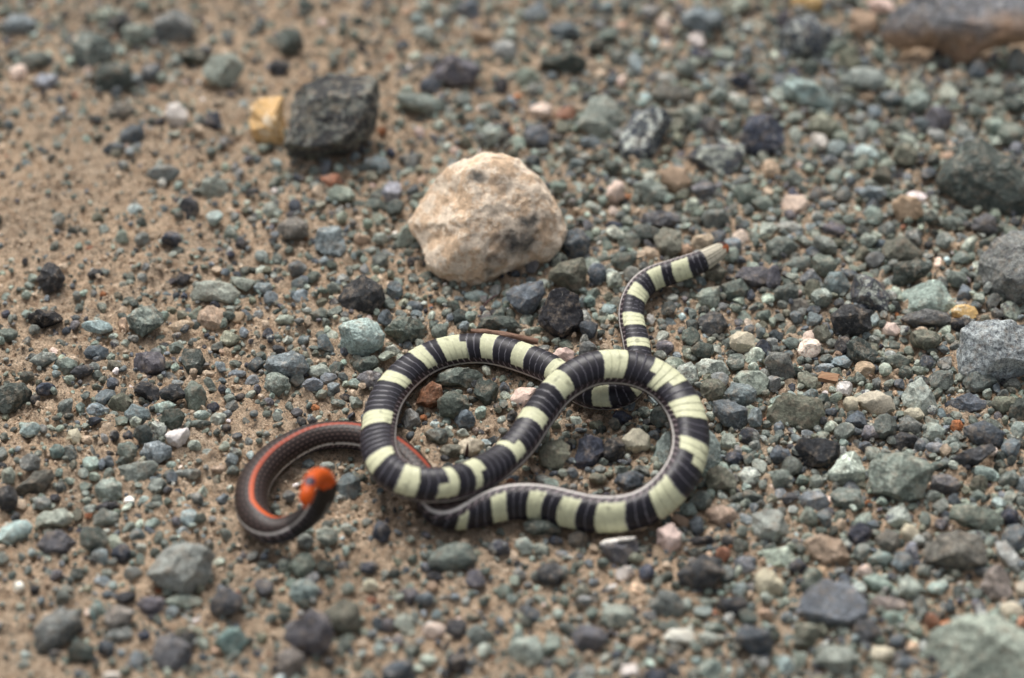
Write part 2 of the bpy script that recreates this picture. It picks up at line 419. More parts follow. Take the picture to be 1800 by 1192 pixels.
    tag(o, 'slender snake turned belly up in two loops, black and cream bands, orange curled tail tip', 'snake')
    return P[::12], R[::12]
SN_P, SN_R = build_snake()

# ------------------------------------------------------------------ stones
# colour: display sRGB of the lit stone, second colour, share of patches, strength of speckle, words
PAL = {
 'sage': ((122,131,119), (92,101,94), .45, .35, 'sage green'), 'psage': ((158,165,148), (120,130,118), .4, .3, 'pale sage'),
 'mint': ((140,160,149), (112,130,124), .35, .25, 'mint grey'), 'ggrey': ((102,111,103), (74,83,80), .45, .35, 'green-grey'),
 'dgreen': ((70,79,73), (98,108,100), .35, .35, 'dark green'), 'olive': ((120,117,94), (90,88,74), .45, .35, 'olive'),
 'grey': ((124,124,121), (92,93,94), .45, .4, 'mid grey'), 'pgrey': ((164,164,158), (122,124,124), .4, .4, 'pale grey'),
 'bgrey': ((110,121,130), (84,93,104), .45, .35, 'blue-grey'), 'slate': ((82,91,105), (110,118,126), .3, .35, 'slate blue'),
 'navy': ((58,63,84), (92,97,112), .3, .35, 'navy'), 'purple': ((102,96,107), (76,72,84), .4, .35, 'purple-grey'),
 'lav': ((140,140,156), (108,110,126), .4, .3, 'lavender grey'), 'char': ((60,59,65), (88,88,94), .25, .3, 'charcoal'),
 'black': ((40,40,47), (66,66,74), .25, .25, 'black'), 'pteal': ((160,181,183), (128,148,148), .35, .25, 'pale teal'),
 'teal': ((108,138,134), (84,108,106), .35, .25, 'teal'), 'tan': ((176,148,120), (146,122,98), .4, .3, 'tan'),
 'cream': ((202,192,166), (164,156,134), .35, .3, 'cream'), 'white': ((228,220,210), (200,190,178), .35, .1, 'white'),
 'pink': ((226,200,182), (198,172,152), .35, .12, 'pinkish white'), 'ochre': ((214,172,100), (236,222,190), .5, .2, 'ochre'),
 'rust': ((112,72,44), (76,52,38), .45, .4, 'rust brown'), 'orange': ((176,108,58), (146,88,52), .4, .4, 'orange'),
 'bgb': ((112,101,92), (84,77,72), .45, .4, 'brown-grey'), 'terra': ((172,116,86), (140,96,74), .4, .3, 'terracotta'),
 'mauve': ((142,120,114), (116,98, 96), .4, .3, 'mauve'), 'sand': ((196,172,146), (172,146,120), .5, .5, 'sand-coloured'),
 'mott': ((66,72,92), (205,206,198), .72, .45, 'mottled blue and white'), 'gran': ((190,192,194), (76,82,102), .42, .75, 'speckled light'),
 'gran2': ((122,118,116), (82,82,88), .6, .7, 'speckled grey'), 'pmott': ((190,192,178), (70,76,92), .62, .45, 'mottled pale'),
 'boul': ((212,182,148), (226,208,184), .5, .05, 'cream'), 'drock': ((66,64,70), (104,106,100), .5, .5, 'dark grey'),
 'slab': ((142,140,144), (176,146,120), .6, .3, 'grey and brown'),
}
QK = ('boul', 'white', 'pink', 'cream', 'ochre', 'tan')
_SG = lin((112, 121, 114)); _SG = _SG/(_SG@np.array([.25, .6, .15]))
def lc(rgb, k=.86, pull=.12):
    c = lin(rgb); y = c@np.array([.25, .6, .15])
    return (c*(.86-pull)+y*.14+_SG*y*pull)*k
def key_col(key, which):
    if key in QK or key in ('rust', 'orange', 'terra', 'sand', 'slab'): return lc(PAL[key][which], 1.0 if key in QK else .86, 0)
    return lc(PAL[key][which], .96, .32)

# large stones: outline in photo pixels, colour, half depth as a share of the mean radius, buried share, label, short name
HERO = [
 ([(713,393),(728,364),(750,332),(785,294),(814,277),(852,266),(881,266),(910,277),(945,304),(967,332),(989,371),(999,406),(994,434),(967,463),(945,466),(905,478),(859,498),(843,508),(808,508),(763,492),(741,470),(737,434)],'boul',.72,.16,'large cream quartz rock with grey patches, the biggest pale stone','the cream quartz rock'),
 ([(500,226),(508,176),(535,141),(581,116),(614,121),(669,141),(671,176),(661,226),(646,252),(606,274),(563,290),(520,282),(495,257)],'drock',.8,.2,'large pitted dark grey rock leaning on a yellow quartz stone','the pitted dark rock'),
 ([(437,185),(460,170),(500,168),(506,235),(495,262),(470,270),(445,250),(437,215)],'ochre',.8,.2,'yellow and white quartz stone wedged against the pitted dark rock','the yellow quartz stone'),
 ([(1545,60),(1560,25),(1600,0),(1640,-30),(1800,-30),(1880,0),(1870,50),(1773,75),(1690,121),(1672,111),(1647,100),(1614,93),(1576,101),(1550,85)],'slab',.42,.03,'big flat grey and brown rock slab with a shadowed overhang','the brown rock slab'),
 ([(1645,330),(1655,295),(1690,250),(1720,245),(1800,290),(1850,330),(1840,380),(1770,382),(1700,368),(1660,350)],'dgreen',.7,.22,'large smooth dark green boulder with a paler top face','the dark green boulder'),
 ([(1720,460),(1735,430),(1770,405),(1800,400),(1855,410),(1870,480),(1860,530),(1790,545),(1728,542),(1717,514)],'gran2',.75,.2,'large round speckled grey granite boulder','the grey granite boulder'),
 ([(1680,588),(1702,572),(1743,560),(1800,562),(1860,575),(1860,650),(1800,668),(1778,690),(1743,688),(1690,672),(1682,640)],'gran',.7,.22,'large pale granite block speckled with blue and white','the pale granite block'),
 ([(1622,1130),(1650,1105),(1690,1083),(1740,1078),(1780,1092),(1840,1130),(1850,1200),(1800,1240),(1640,1230),(1625,1180)],'psage',.6,.3,'largest pale sage rock, broad and smooth topped','the broad pale sage rock'),
 ([(1099,216),(1116,194),(1147,184),(1177,191),(1184,209),(1164,247),(1154,274),(1127,297),(1091,277),(1086,252)],'mott',.75,.2,'angular stone mottled navy and white beside a sage green rock','the navy and white mottled stone'),
 ([(1013,222),(1036,171),(1071,164),(1099,191),(1101,216),(1076,249),(1056,249),(1031,235)],'sage',.75,.2,'faceted sage green rock touching a navy and white mottled stone','the faceted sage rock'),
 ([(1203,278),(1225,256),(1260,252),(1311,249),(1312,270),(1300,300),(1270,318),(1225,305)],'pmott',.7,.25,'pale mottled stone with a straight top edge beside a tan quartz stone','the straight-topped mottled stone'),
 ([(1158,300),(1180,288),(1205,295),(1216,320),(1200,345),(1192,356),(1175,340),(1160,320)],'tan',.75,.25,'tan quartz stone tapering to a point','the tan quartz stone'),
 ([(330,514),(345,494),(378,490),(408,501),(425,519),(408,539),(378,532),(335,527)],'psage',.7,.25,'long pale sage stone lying on crumbly sand','the long sage stone'),
 ([(221,554),(242,539),(272,537),(289,552),(289,572),(247,594),(227,574)],'ggrey',.8,.25,'boxy green-grey stone with a flat lit top','the boxy green-grey stone'),
 ([(591,521),(606,499),(639,481),(676,504),(679,526),(666,554),(631,562),(606,562)],'char',.8,.25,'dark charcoal angular stone resting against a pale teal stone','the charcoal angular stone'),
 ([(592,572),(610,563),(646,557),(664,567),(679,590),(672,612),(640,634),(605,628),(594,600)],'pteal',.8,.25,'bright pale teal stone resting against a charcoal angular stone','the bright pale teal stone'),
 ([(552,422),(560,398),(598,396),(612,440),(600,455),(570,450),(553,438)],'bgrey',.85,.22,'blue-grey block standing upright on the gravel','the upright blue-grey block'),
 ([(965,476),(983,461),(1026,451),(1033,471),(1031,496),(1021,521),(975,499),(963,491)],'olive',.85,.2,'olive block wedged between the cream quartz rock and a black stone','the olive block'),
 ([(887,514),(903,501),(954,492),(960,514),(942,546),(929,559),(910,549),(890,527)],'slate',.85,.2,'dark slate stone tucked under the cream quartz rock','the dark slate stone'),
 ([(941,565),(945,546),(967,508),(983,501),(1021,517),(1028,552),(1024,578),(989,604),(961,584)],'black',.85,.18,'black angular stone, the darkest beside the cream quartz rock','the black angular stone'),
 ([(1220,522),(1235,507),(1265,501),(1267,527),(1260,547),(1230,542)],'psage',.8,.25,'pale sage block with a square face near the snake\'s neck','the square-faced sage block'),
 ([(1488,527),(1498,481),(1524,484),(1551,496),(1569,521),(1569,547),(1541,557),(1495,540)],'pmott',.8,.22,'white and blue mottled stone touching a round navy stone','the white and blue mottled stone'),
 ([(1531,451),(1551,421),(1589,413),(1622,441),(1622,460),(1564,476),(1534,464)],'olive',.8,.25,'yellowish olive stone behind a dark wedge','the yellowish olive stone'),
 ([(1569,464),(1619,454),(1639,464),(1629,484),(1584,509),(1569,501)],'dgreen',.8,.15,'dark green wedge-shaped stone leaning on a yellowish olive stone','the dark green wedge'),
 ([(1574,527),(1600,505),(1627,489),(1652,491),(1685,532),(1665,560),(1577,562)],'mint',.45,.35,'broad flat mint grey stone, half buried','the flat mint stone'),
 ([(-18,690),(0,678),(20,670),(45,675),(58,693),(55,708),(38,726),(0,730),(-18,715)],'dgreen',.85,.2,'rounded dark green boulder standing alone on the sand','the lone dark green boulder'),
 ([(204,816),(240,812),(272,811),(281,822),(267,842),(239,856),(216,842)],'grey',.75,.25,'grey stone shaped like an upturned trapezoid','the trapezoid grey stone'),
 ([(23,857),(63,827),(96,827),(101,842),(70,872),(33,872)],'bgb',.75,.3,'brown-grey slanting stone with a pointed end','the slanting brown-grey stone'),
 ([(62,955),(83,932),(111,932),(136,957),(126,978),(76,975)],'purple',.8,.28,'purple-grey hexagonal stone set in sand','the hexagonal purple stone'),
 ([(254,1005),(289,962),(327,952),(360,960),(383,980),(378,1018),(352,1043),(315,1048),(277,1028)],'pgrey',.85,.18,'large smooth pale grey cobble with tilted faces','the smooth pale grey cobble'),
 ([(58,1101),(83,1078),(111,1063),(141,1076),(148,1101),(121,1131),(86,1149),(58,1141)],'grey',.85,.2,'grey block at the edge of bare sand','the grey block by bare sand'),
 ([(498,1111),(520,1086),(551,1068),(581,1083),(590,1113),(578,1146),(551,1161),(523,1146),(500,1124)],'purple',.9,.12,'smooth rounded purple-grey cobble perched on gravel','the perched purple cobble'),
 ([(750,985),(765,962),(802,950),(828,957),(843,985),(823,1005),(777,1008),(752,998)],'ggrey',.8,.2,'rounded green-grey stone in front of the snake\'s fold','the rounded green-grey stone'),
 ([(1187,1010),(1207,990),(1235,970),(1265,980),(1278,1003),(1252,1035),(1222,1043),(1194,1028)],'char',.85,.18,'dark charcoal stone with a ridge across its top','the ridged charcoal stone'),
 ([(1315,905),(1345,892),(1370,896),(1385,915),(1391,942),(1370,955),(1335,955),(1318,930)],'pgrey',.85,.2,'pale grey smooth stone with a rounded back','the pale grey round-backed stone'),
 ([(1325,1010),(1340,998),(1360,1000),(1378,1020),(1376,1048),(1355,1056),(1333,1048),(1324,1030)],'cream',.8,.2,'cream oval pebble, the brightest of the dense gravel','the cream oval pebble'),
 ([(1483,605),(1506,592),(1526,600),(1546,620),(1531,655),(1511,650),(1486,633)],'dgreen',.8,.25,'dark green many-faced stone behind a wood chip','the many-faced green stone'),
 ([(1345,761),(1350,708),(1380,686),(1400,693),(1441,696),(1453,726),(1441,751),(1413,768),(1365,773)],'olive',.5,.35,'wide flat olive-grey stone with ridges','the ridged olive stone'),
 ([(1389,789),(1403,769),(1451,769),(1476,776),(1478,796),(1458,821),(1413,824),(1390,806)],'black',.85,.18,'black oval stone with a faint sheen','the black oval stone'),
 ([(1579,706),(1599,670),(1617,655),(1634,676),(1652,716),(1650,738),(1622,743),(1584,716)],'psage',.8,.22,'pear-shaped pale sage stone','the pear-shaped sage stone'),
 ([(1657,713),(1700,688),(1735,701),(1733,713),(1700,728),(1667,738)],'slate',.8,.22,'dark slate stone with a slanting top beside an orange pebble','the slanting slate stone'),
 ([(1672,811),(1702,786),(1743,776),(1750,786),(1722,816),(1687,832)],'char',.75,.12,'dark charcoal wedge tilted on the gravel','the tilted charcoal wedge'),
 ([(1524,821),(1541,799),(1589,794),(1624,804),(1642,816),(1627,872),(1589,886),(1536,874),(1526,847)],'sage',.85,.15,'large chunky sage green stone with a flat top','the chunky sage stone'),
 ([(1453,834),(1476,799),(1501,789),(1521,821),(1524,847),(1491,859),(1458,849)],'psage',.8,.2,'pale sage stone against the flank of a chunky sage stone','the leaning pale sage stone'),
 ([(1251,706),(1278,701),(1313,713),(1318,741),(1303,759),(1273,750),(1252,728)],'bgrey',.8,.22,'blue-grey stone beside the outside of the snake\'s loop','the blue-grey stone by the loop'),
 ([(1143,830),(1150,785),(1165,760),(1245,752),(1265,775),(1272,810),(1255,842),(1190,857)],'mint',.45,.35,'flat mint grey stone with the snake lying across it','the stone under the snake'),
 ([(1011,800),(1017,772),(1037,762),(1059,772),(1063,794),(1059,820),(1045,832),(1021,832),(1009,818)],'navy',.85,.2,'mottled navy stone enclosed by the snake\'s loop','the navy stone in the loop'),
 ([(729,709),(737,685),(761,669),(777,677),(781,701),(771,719),(745,729)],'rust',.8,.22,'rust brown stone enclosed by the snake\'s loop','the rust brown stone'),
 ([(1051,957),(1085,948),(1121,942),(1124,967),(1106,995),(1076,993),(1061,975)],'purple',.8,.2,'purple-brown stone capped by a white quartz band','the white-capped stone'),
 ([(1619,975),(1639,942),(1677,930),(1723,937),(1743,962),(1738,988),(1702,1003),(1632,997)],'bgb',.8,.18,'large brown-grey stone with a dark shadowed flank','the large brown-grey stone'),
 ([(1745,955),(1765,950),(1800,985),(1802,1012),(1778,1015),(1753,978)],'pgrey',.75,.2,'long pale grey stone lying beside a taupe stone','the long pale grey stone'),
 ([(1720,1033),(1733,1000),(1753,990),(1773,1010),(1785,1043),(1758,1066),(1728,1053)],'mauve',.8,.2,'pointed taupe stone beside a long pale grey stone','the pointed taupe stone'),
 ([(1403,1053),(1438,1018),(1491,1018),(1526,1053),(1531,1078),(1501,1098),(1451,1100),(1395,1088)],'lav',.8,.2,'large lavender grey stone with a ridge','the large lavender stone'),
 ([(1335,968),(1385,959),(1405,988),(1400,1008),(1370,1005),(1340,995)],'psage',.7,.25,'pale sage wedge beside the cream oval pebble','the pale sage wedge'),
 ([(290,762),(297,756),(332,752),(336,766),(325,781),(312,790),(294,779)],'white',.8,.25,'clear white quartz pebble beside a marbled egg-shaped stone','the white quartz pebble'),
 ([(114,772),(122,755),(138,753),(145,770),(140,784),(126,782)],'cream',.8,.25,'yellowish white quartz pebble alone on open sand','the yellowish quartz pebble'),
 ([(289,200),(297,182),(314,179),(330,196),(333,212),(318,230),(299,222)],'white',.8,.2,'bright white egg-shaped pebble','the white egg pebble'),
 ([(243,795),(255,778),(280,774),(303,787),(302,806),(275,817),(250,811)],'bgrey',.85,.2,'marbled blue-green egg-shaped stone beside a white quartz pebble','the marbled egg stone'),
]
# smaller stones: x y width height turn colour, photo pixels
SMALL = '''
35 45 64 38 5 bgrey;161 90 80 62 0 ggrey;199 140 72 62 0 dgreen;307 50 70 64 0 grey;242 60 55 38 0 psage;212 42 50 30 0 char;392 122 70 54 0 psage;337 100 50 38 0 dgreen
62 108 62 35 0 sage;82 143 45 26 0 lav;232 238 44 36 20 slate;200 262 40 22 15 slate;212 195 50 30 0 bgb;374 213 32 38 0 navy;262 128 28 36 0 bgrey
510 75 46 50 0 ggrey;538 15 36 30 0 dgreen;488 120 32 34 0 char;603 55 18 32 0 ggrey;635 87 19 18 0 char;707 82 27 20 0 slate;800 122 85 58 -8 purple;757 150 42 34 0 slate
742 183 95 34 -14 ggrey;825 20 42 42 0 slate;747 12 35 30 0 psage;747 58 42 28 0 pgrey;845 65 52 26 -12 tan;890 90 42 36 0 pgrey;882 152 28 32 0 char;672 230 18 15 0 orange
662 290 52 34 0 bgrey;860 240 58 38 15 pmott;943 25 46 32 0 bgrey;993 55 56 34 0 slate;990 108 80 44 0 dgreen;927 137 44 38 0 psage;1237 35 76 44 0 bgrey;1225 72 30 36 0 white
1118 113 24 46 10 pteal;1185 168 78 38 -6 bgb;1305 142 40 26 0 navy;1340 240 75 78 0 navy;1215 205 40 38 0 sage;1245 228 55 42 0 char;950 195 45 28 10 pink;910 173 22 15 0 orange
945 238 45 44 0 slate;1037 250 38 25 0 bgrey;1418 5 56 32 0 ochre;1515 45 55 54 0 tan;1550 10 46 30 0 pink;1415 68 100 70 5 mott;1494 102 42 52 0 olive;1516 142 80 44 10 pgrey
1420 168 94 48 -22 pteal;1482 180 38 35 0 sage;1566 175 40 32 0 bgrey;1612 178 45 45 0 mint;1650 210 52 48 0 purple;1735 170 66 34 -5 psage;1788 106 36 45 0 grey;1471 264 36 38 0 pteal
1524 272 50 32 -10 pteal;1592 274 44 46 0 olive;1778 235 45 40 0 sage;1786 262 28 26 0 lav;1445 222 52 44 0 olive;1697 235 36 25 -15 pgrey
88 487 50 54 10 char;78 560 62 34 -8 black;332 368 38 40 0 char;302 420 36 27 0 navy;378 330 50 38 0 sage;287 305 58 32 0 grey;236 368 30 20 0 pteal;103 385 25 22 0 ggrey;132 405 27 18 0 dgreen
214 418 26 28 0 psage;250 420 29 26 0 grey;171 575 52 23 -10 pteal;168 481 28 19 15 char;322 491 28 26 0 char;182 518 13 13 0 orange;372 560 50 44 0 sand;320 575 46 24 0 sand;418 558 28 20 0 tan
425 430 28 22 0 char;405 448 16 17 0 navy;10 590 42 25 0 ggrey;60 581 22 20 0 grey;715 582 72 48 0 ggrey;772 583 30 28 0 sage;690 338 38 40 0 lav;598 345 48 38 0 sage;718 420 38 50 0 sage
522 472 34 29 10 grey;463 507 36 22 -5 bgrey;460 476 29 18 0 psage;694 512 30 38 0 bgrey;586 508 26 27 0 ggrey;563 555 34 26 0 sage;500 563 34 22 0 psage;838 522 38 24 0 pteal;808 560 36 32 0 dgreen
880 572 74 32 -6 dgreen;729 540 30 24 0 slate;669 458 34 40 0 ggrey;636 420 30 20 0 tan;668 420 30 22 0 psage;520 400 60 40 0 bgb;475 370 30 32 0 psage;482 337 16 14 0 white;582 318 40 24 0 terra;527 500 30 25 0 bgrey
1082 338 35 43 0 pink;1142 340 65 48 0 sage;1012 428 50 55 0 slate;1079 400 32 26 0 navy;1135 412 48 40 0 dgreen;1175 425 52 55 10 olive;1106 426 38 32 0 sage;1257 386 52 42 0 grey;1218 368 30 40 0 psage
1165 385 70 28 0 purple;1240 335 50 32 -10 purple;1315 343 52 40 0 ggrey;1096 458 46 34 0 ggrey;1050 482 34 40 0 slate;1080 492 30 30 0 psage;1070 545 30 24 0 pteal;1036 532 22 24 0 teal;1290 514 46 52 -15 ggrey
1252 572 54 50 0 char;1143 562 16 22 0 white;1330 486 76 36 -4 purple;1285 448 28 28 0 psage;1257 480 40 30 0 olive;1305 602 46 38 0 cream;1235 425 44 28 10 sand;1207 440 36 21 0 tan
1397 362 52 44 0 pink;1536 341 50 30 0 bgrey;1594 366 56 44 0 tan;1383 402 55 26 0 pgrey;1374 440 56 50 0 sage;1402 468 56 34 30 sage;1450 432 45 32 -20 psage;1447 466 45 44 0 sage;1471 501 46 46 0 bgrey
1498 565 74 60 0 char;1565 579 36 26 0 pink;1630 562 82 36 5 gran2;1687 571 36 30 0 black;1695 550 46 28 0 ochre;1625 597 56 36 0 olive;1722 672 56 40 0 ggrey;1423 598 30 35 0 pink;1445 588 34 38 0 olive
1683 490 36 32 0 sage;1702 432 25 40 0 psage;1730 395 50 38 0 purple;1672 392 36 26 0 sage;1516 450 28 32 0 olive;1358 487 30 45 0 purple;1383 515 44 38 0 ggrey;1428 508 35 35 0 olive;1403 540 40 30 0 bgb;1466 403 42 30 0 purple
76 632 50 26 0 sage;116 645 40 30 0 sage;145 653 42 22 10 char;169 621 44 30 0 slate;262 637 54 46 0 purple;339 635 40 62 8 dgreen;259 689 48 36 -25 black;304 691 46 36 0 char;341 699 42 46 0 sage;171 720 40 23 -8 bgrey
141 717 18 20 0 mint;211 711 42 40 0 olive;187 700 38 30 0 bgrey;242 729 42 40 0 bgrey;287 716 42 24 0 mint;304 735 46 36 0 dgreen;352 730 34 20 0 mint;383 736 30 22 10 psage;349 745 42 15 0 ggrey
278 756 28 34 0 pmott;252 762 34 38 0 dgreen;201 766 18 20 0 char;225 766 18 18 0 navy;224 794 36 36 0 sage;99 794 27 27 0 teal;191 862 48 42 0 sage;12 876 40 44 0 char;53 814 38 34 0 grey;15 837 28 30 0 psage;75 884 30 24 0 grey
97 876 22 16 0 navy;190 813 24 24 0 bgrey;160 815 32 28 0 mint;336 833 34 22 0 grey;301 819 20 16 0 mint;302 842 20 30 0 slate;277 855 36 30 0 sage;393 882 28 28 0 bgrey;272 890 38 20 0 sage;190 890 50 17 0 char
416 658 33 17 0 bgrey;375 716 22 18 0 navy;417 767 18 14 0 slate;398 752 18 14 0 char;198 675 22 26 0 slate;122 667 20 18 0 psage;48 662 26 20 0 ggrey;62 702 18 18 0 char;80 684 34 24 0 navy;55 755 38 26 10 pteal;410 828 26 18 0 ggrey;383 826 30 18 0 sand
505 643 74 48 0 bgrey;488 676 48 44 0 sage;520 668 30 36 0 grey;560 652 38 24 0 psage;578 665 30 19 0 lav;551 676 36 24 0 lav;590 648 30 28 0 ggrey;587 682 26 20 0 bgrey;690 618 28 22 0 psage;642 641 52 28 10 ggrey;624 708 26 24 0 sage
607 701 26 18 0 black;650 668 50 30 0 purple;554 717 16 12 0 orange;722 740 34 40 0 grey;812 665 85 38 0 ggrey;855 690 45 50 0 dgreen;797 713 58 48 0 dgreen;817 737 38 32 0 slate;845 725 20 26 -15 mint;765 747 18 16 0 pteal
886 682 20 22 0 slate;767 767 42 32 0 ggrey;785 763 24 22 0 sage;813 761 26 16 0 psage;828 787 46 34 0 cream;795 793 40 24 0 olive;782 805 16 12 0 char;925 700 52 38 0 pink;614 856 42 44 10 bgrey
543 815 20 16 0 bgrey;575 820 28 16 0 psage;508 872 22 22 0 grey;989 627 46 30 0 pink;1092 737 44 27 -5 navy;1079 790 38 44 0 black;1119 776 50 46 0 cream;977 800 58 54 0 olive;1106 845 56 34 5 slate;1105 712 26 22 0 bgrey
1132 725 22 22 0 ggrey;1048 748 24 22 0 olive;1208 660 40 50 0 pmott;1250 648 54 38 0 psage;1252 686 48 40 0 olive;1301 693 54 42 0 bgrey;1322 672 60 44 0 psage;1328 735 28 36 0 bgrey;1271 847 60 54 0 olive;1290 806 34 26 0 navy
1280 776 28 32 0 psage;1312 793 22 20 0 mint;1318 840 40 38 0 pmott;1235 617 42 34 0 dgreen;1325 625 36 30 0 psage;1197 917 34 22 -30 tan;1370 648 55 58 0 gran2;1577 636 50 26 0 sage;1631 638 28 26 0 pmott
1423 673 50 30 -30 olive;1541 708 66 42 -10 cream;1496 711 28 32 0 cream;1505 741 38 36 0 slate;1556 750 42 42 0 ggrey;1532 762 36 30 0 purple;1600 749 48 36 -10 grey;1607 730 36 27 0 cream;1765 711 48 34 15 olive;1792 722 40 45 0 dgreen
1682 749 28 22 0 orange;1732 764 74 44 -10 slate;1590 778 48 36 0 char;1640 760 40 34 0 psage;1643 787 34 20 0 lav;1673 778 26 28 0 sage;1488 879 64 46 0 sage;1370 801 38 34 0 slate;1375 842 36 36 0 sage;1662 853 50 44 0 gran2
1722 852 34 34 0 olive;1733 832 42 26 -15 mint;1775 843 40 36 0 sage;1798 855 26 40 0 bgrey;1430 882 52 38 0 bgrey;1677 880 26 24 0 slate;1775 876 24 30 0 psage;1530 886 18 16 0 orange
96 912 66 36 0 psage;166 949 50 46 0 dgreen;185 911 55 34 0 sage;25 937 62 38 15 pteal;212 973 36 34 0 navy;332 911 30 36 0 pteal;310 917 18 18 0 purple;264 935 26 24 0 slate;268 920 34 20 0 mint;279 1042 24 14 -35 orange
395 1058 58 50 0 purple;325 1058 68 23 -5 psage;266 1064 46 34 0 purple;221 1050 36 22 0 char;143 1150 46 48 0 dgreen;209 1085 54 44 0 bgb;173 1078 32 40 0 teal;212 1116 46 24 0 grey;305 1148 76 66 0 purple;242 1161 28 34 0 bgrey
408 1127 54 48 0 teal;347 1093 20 14 0 white;186 1140 30 36 0 slate;330 1126 34 34 0 char;198 1188 36 16 0 white;232 1010 34 28 0 grey;136 1008 28 22 0 dgreen;98 1011 28 18 30 purple;199 1030 18 18 0 pteal
512 1168 52 58 0 mauve;605 1086 70 58 0 olive;535 1040 54 42 0 pteal;532 993 46 46 0 sage;500 996 26 26 0 sage;575 944 42 36 -30 sage;542 935 24 19 0 mint;765 1013 34 18 0 char;878 965 40 34 0 pmott;836 1018 36 38 0 purple
671 935 34 38 0 navy;649 998 34 22 15 navy;693 1009 24 18 0 dgreen;714 1003 16 15 0 slate;650 1030 30 24 0 cream;611 1036 26 24 0 sage;692 1044 22 18 0 olive;747 1054 32 26 0 slate;712 1098 38 40 0 psage;664 1098 24 30 0 slate
805 1106 44 38 0 char;762 1108 40 26 0 pink;853 1144 30 28 0 psage;805 1163 38 34 0 char;700 1180 60 38 20 slate;666 1144 22 24 0 pteal;606 1134 28 30 0 ggrey;888 1040 30 30 0 sage;878 1096 20 20 0 bgrey;460 1124 22 26 0 olive;463 1033 34 38 0 purple
953 928 70 28 -8 dgreen;1175 947 46 54 10 pink;1235 952 46 22 0 char;1283 952 32 24 0 char;1303 1038 32 28 0 pteal;1308 995 38 34 0 lav;1086 1085 58 44 0 psage;1037 1122 62 46 0 purple;930 1080 44 30 -25 slate;925 1145 62 54 0 psage
1195 1120 54 34 0 white;1235 1075 36 22 0 mint;1172 1065 68 52 0 grey;1287 1065 52 38 0 char;1330 1125 80 50 -15 slate;1245 1122 36 26 0 psage;1108 1180 36 28 0 white;1155 1188 50 26 0 navy;1252 1178 46 36 0 mint;1098 1008 36 26 15 white
1074 1034 24 10 35 white;1136 1006 30 32 0 navy;966 1010 44 46 0 char;990 1006 22 24 0 grey;922 960 34 30 0 psage;978 950 28 16 0 navy;1018 950 40 34 0 bgb;1225 925 28 34 0 slate;1210 897 34 26 0 mint;1268 905 56 34 0 sand;1270 975 30 26 0 terra
1455 970 88 56 -20 sand;1511 946 48 54 0 navy;1560 950 44 40 0 bgb;1598 938 36 32 -30 cream;1580 910 48 36 0 pmott;1546 985 42 27 20 teal;1602 972 26 46 0 lav;1712 910 92 44 -5 sage;1775 910 34 32 0 navy;1783 947 44 46 0 slate
1544 1027 58 30 -12 mint;1598 1035 36 54 10 psage;1560 1064 64 34 0 mauve;1570 1090 40 34 0 mint;1526 1112 52 50 0 purple;1417 1115 60 48 0 olive;1472 1160 82 52 0 psage;1550 1150 44 34 0 cream;1380 1170 30 36 0 pteal
1637 1092 32 26 0 terra;1778 1075 45 34 0 cream;1798 1095 22 28 0 terra;1797 1035 22 28 0 cream;1522 1005 28 22 0 pink
'''
rs = random.Random(21)
def ellipse_outline(cx, cy, w, h, rot):
    n = rs.choice([6, 7, 8, 9]); a0 = rs.random()*6.28; pts = []
    for k in range(n):
        a = a0+(k+rs.uniform(-.28, .28))*2*math.pi/n; r = rs.uniform(.98, 1.14)
        x, y = math.cos(a)*w/2*r, math.sin(a)*h/2*r; c, s = math.cos(math.radians(rot)), math.sin(math.radians(rot))
        pts.append((cx+x*c+y*s, cy-x*s+y*c))
    return pts
def radial(poly, cx, cy):
    # outline radius for 360 directions (image x right, y up)
    P = np.array(poly, float)-[cx, cy]; P[:, 1] *= -1
    ang = np.radians(np.arange(360)); d = np.stack([np.cos(ang), np.sin(ang)], 1); R = np.full(360, np.nan)
    for i in range(len(P)):
        a, b = P[i], P[(i+1) % len(P)]; e = b-a
        den = d[:, 0]*e[1]-d[:, 1]*e[0]
        with np.errstate(divide='ignore', invalid='ignore'):
            t = (a[0]*e[1]-a[1]*e[0])/den; q = (a[0]*d[:, 1]-a[1]*d[:, 0])/den
        ok = (t > 0) & (q >= -1e-6) & (q <= 1+1e-6)
        R[ok] = np.fmax(R[ok], t[ok]) if False else np.where(np.isnan(R[ok]), t[ok], np.maximum(R[ok], t[ok]))
    R = np.where(np.isnan(R), np.nanmean(R), R)
    k = np.exp(-(np.arange(-6, 7)/1.6)**2); k /= k.sum()
    return sum(k[j+6]*np.roll(R, j) for j in range(-6, 7))
def facets(dirs, seed, n=9, lo=.62, hi=.92):
    """a ball cut by random planes, planes kept off the outline seen from the front (local z)"""
    g = np.random.default_rng(seed); out = np.ones(len(dirs))
    for _ in range(n):
        v = g.normal(size=3); v[2] = np.sign(v[2] or 1)*max(abs(v[2]), .55); v /= np.linalg.norm(v)
        d = g.uniform(lo, hi); c = dirs@v
        out = np.minimum(out, np.where(c > .05, d/np.maximum(c, .05), 9))
    return out
PLACED = []        # x, y, radius of everything that already lies on the ground
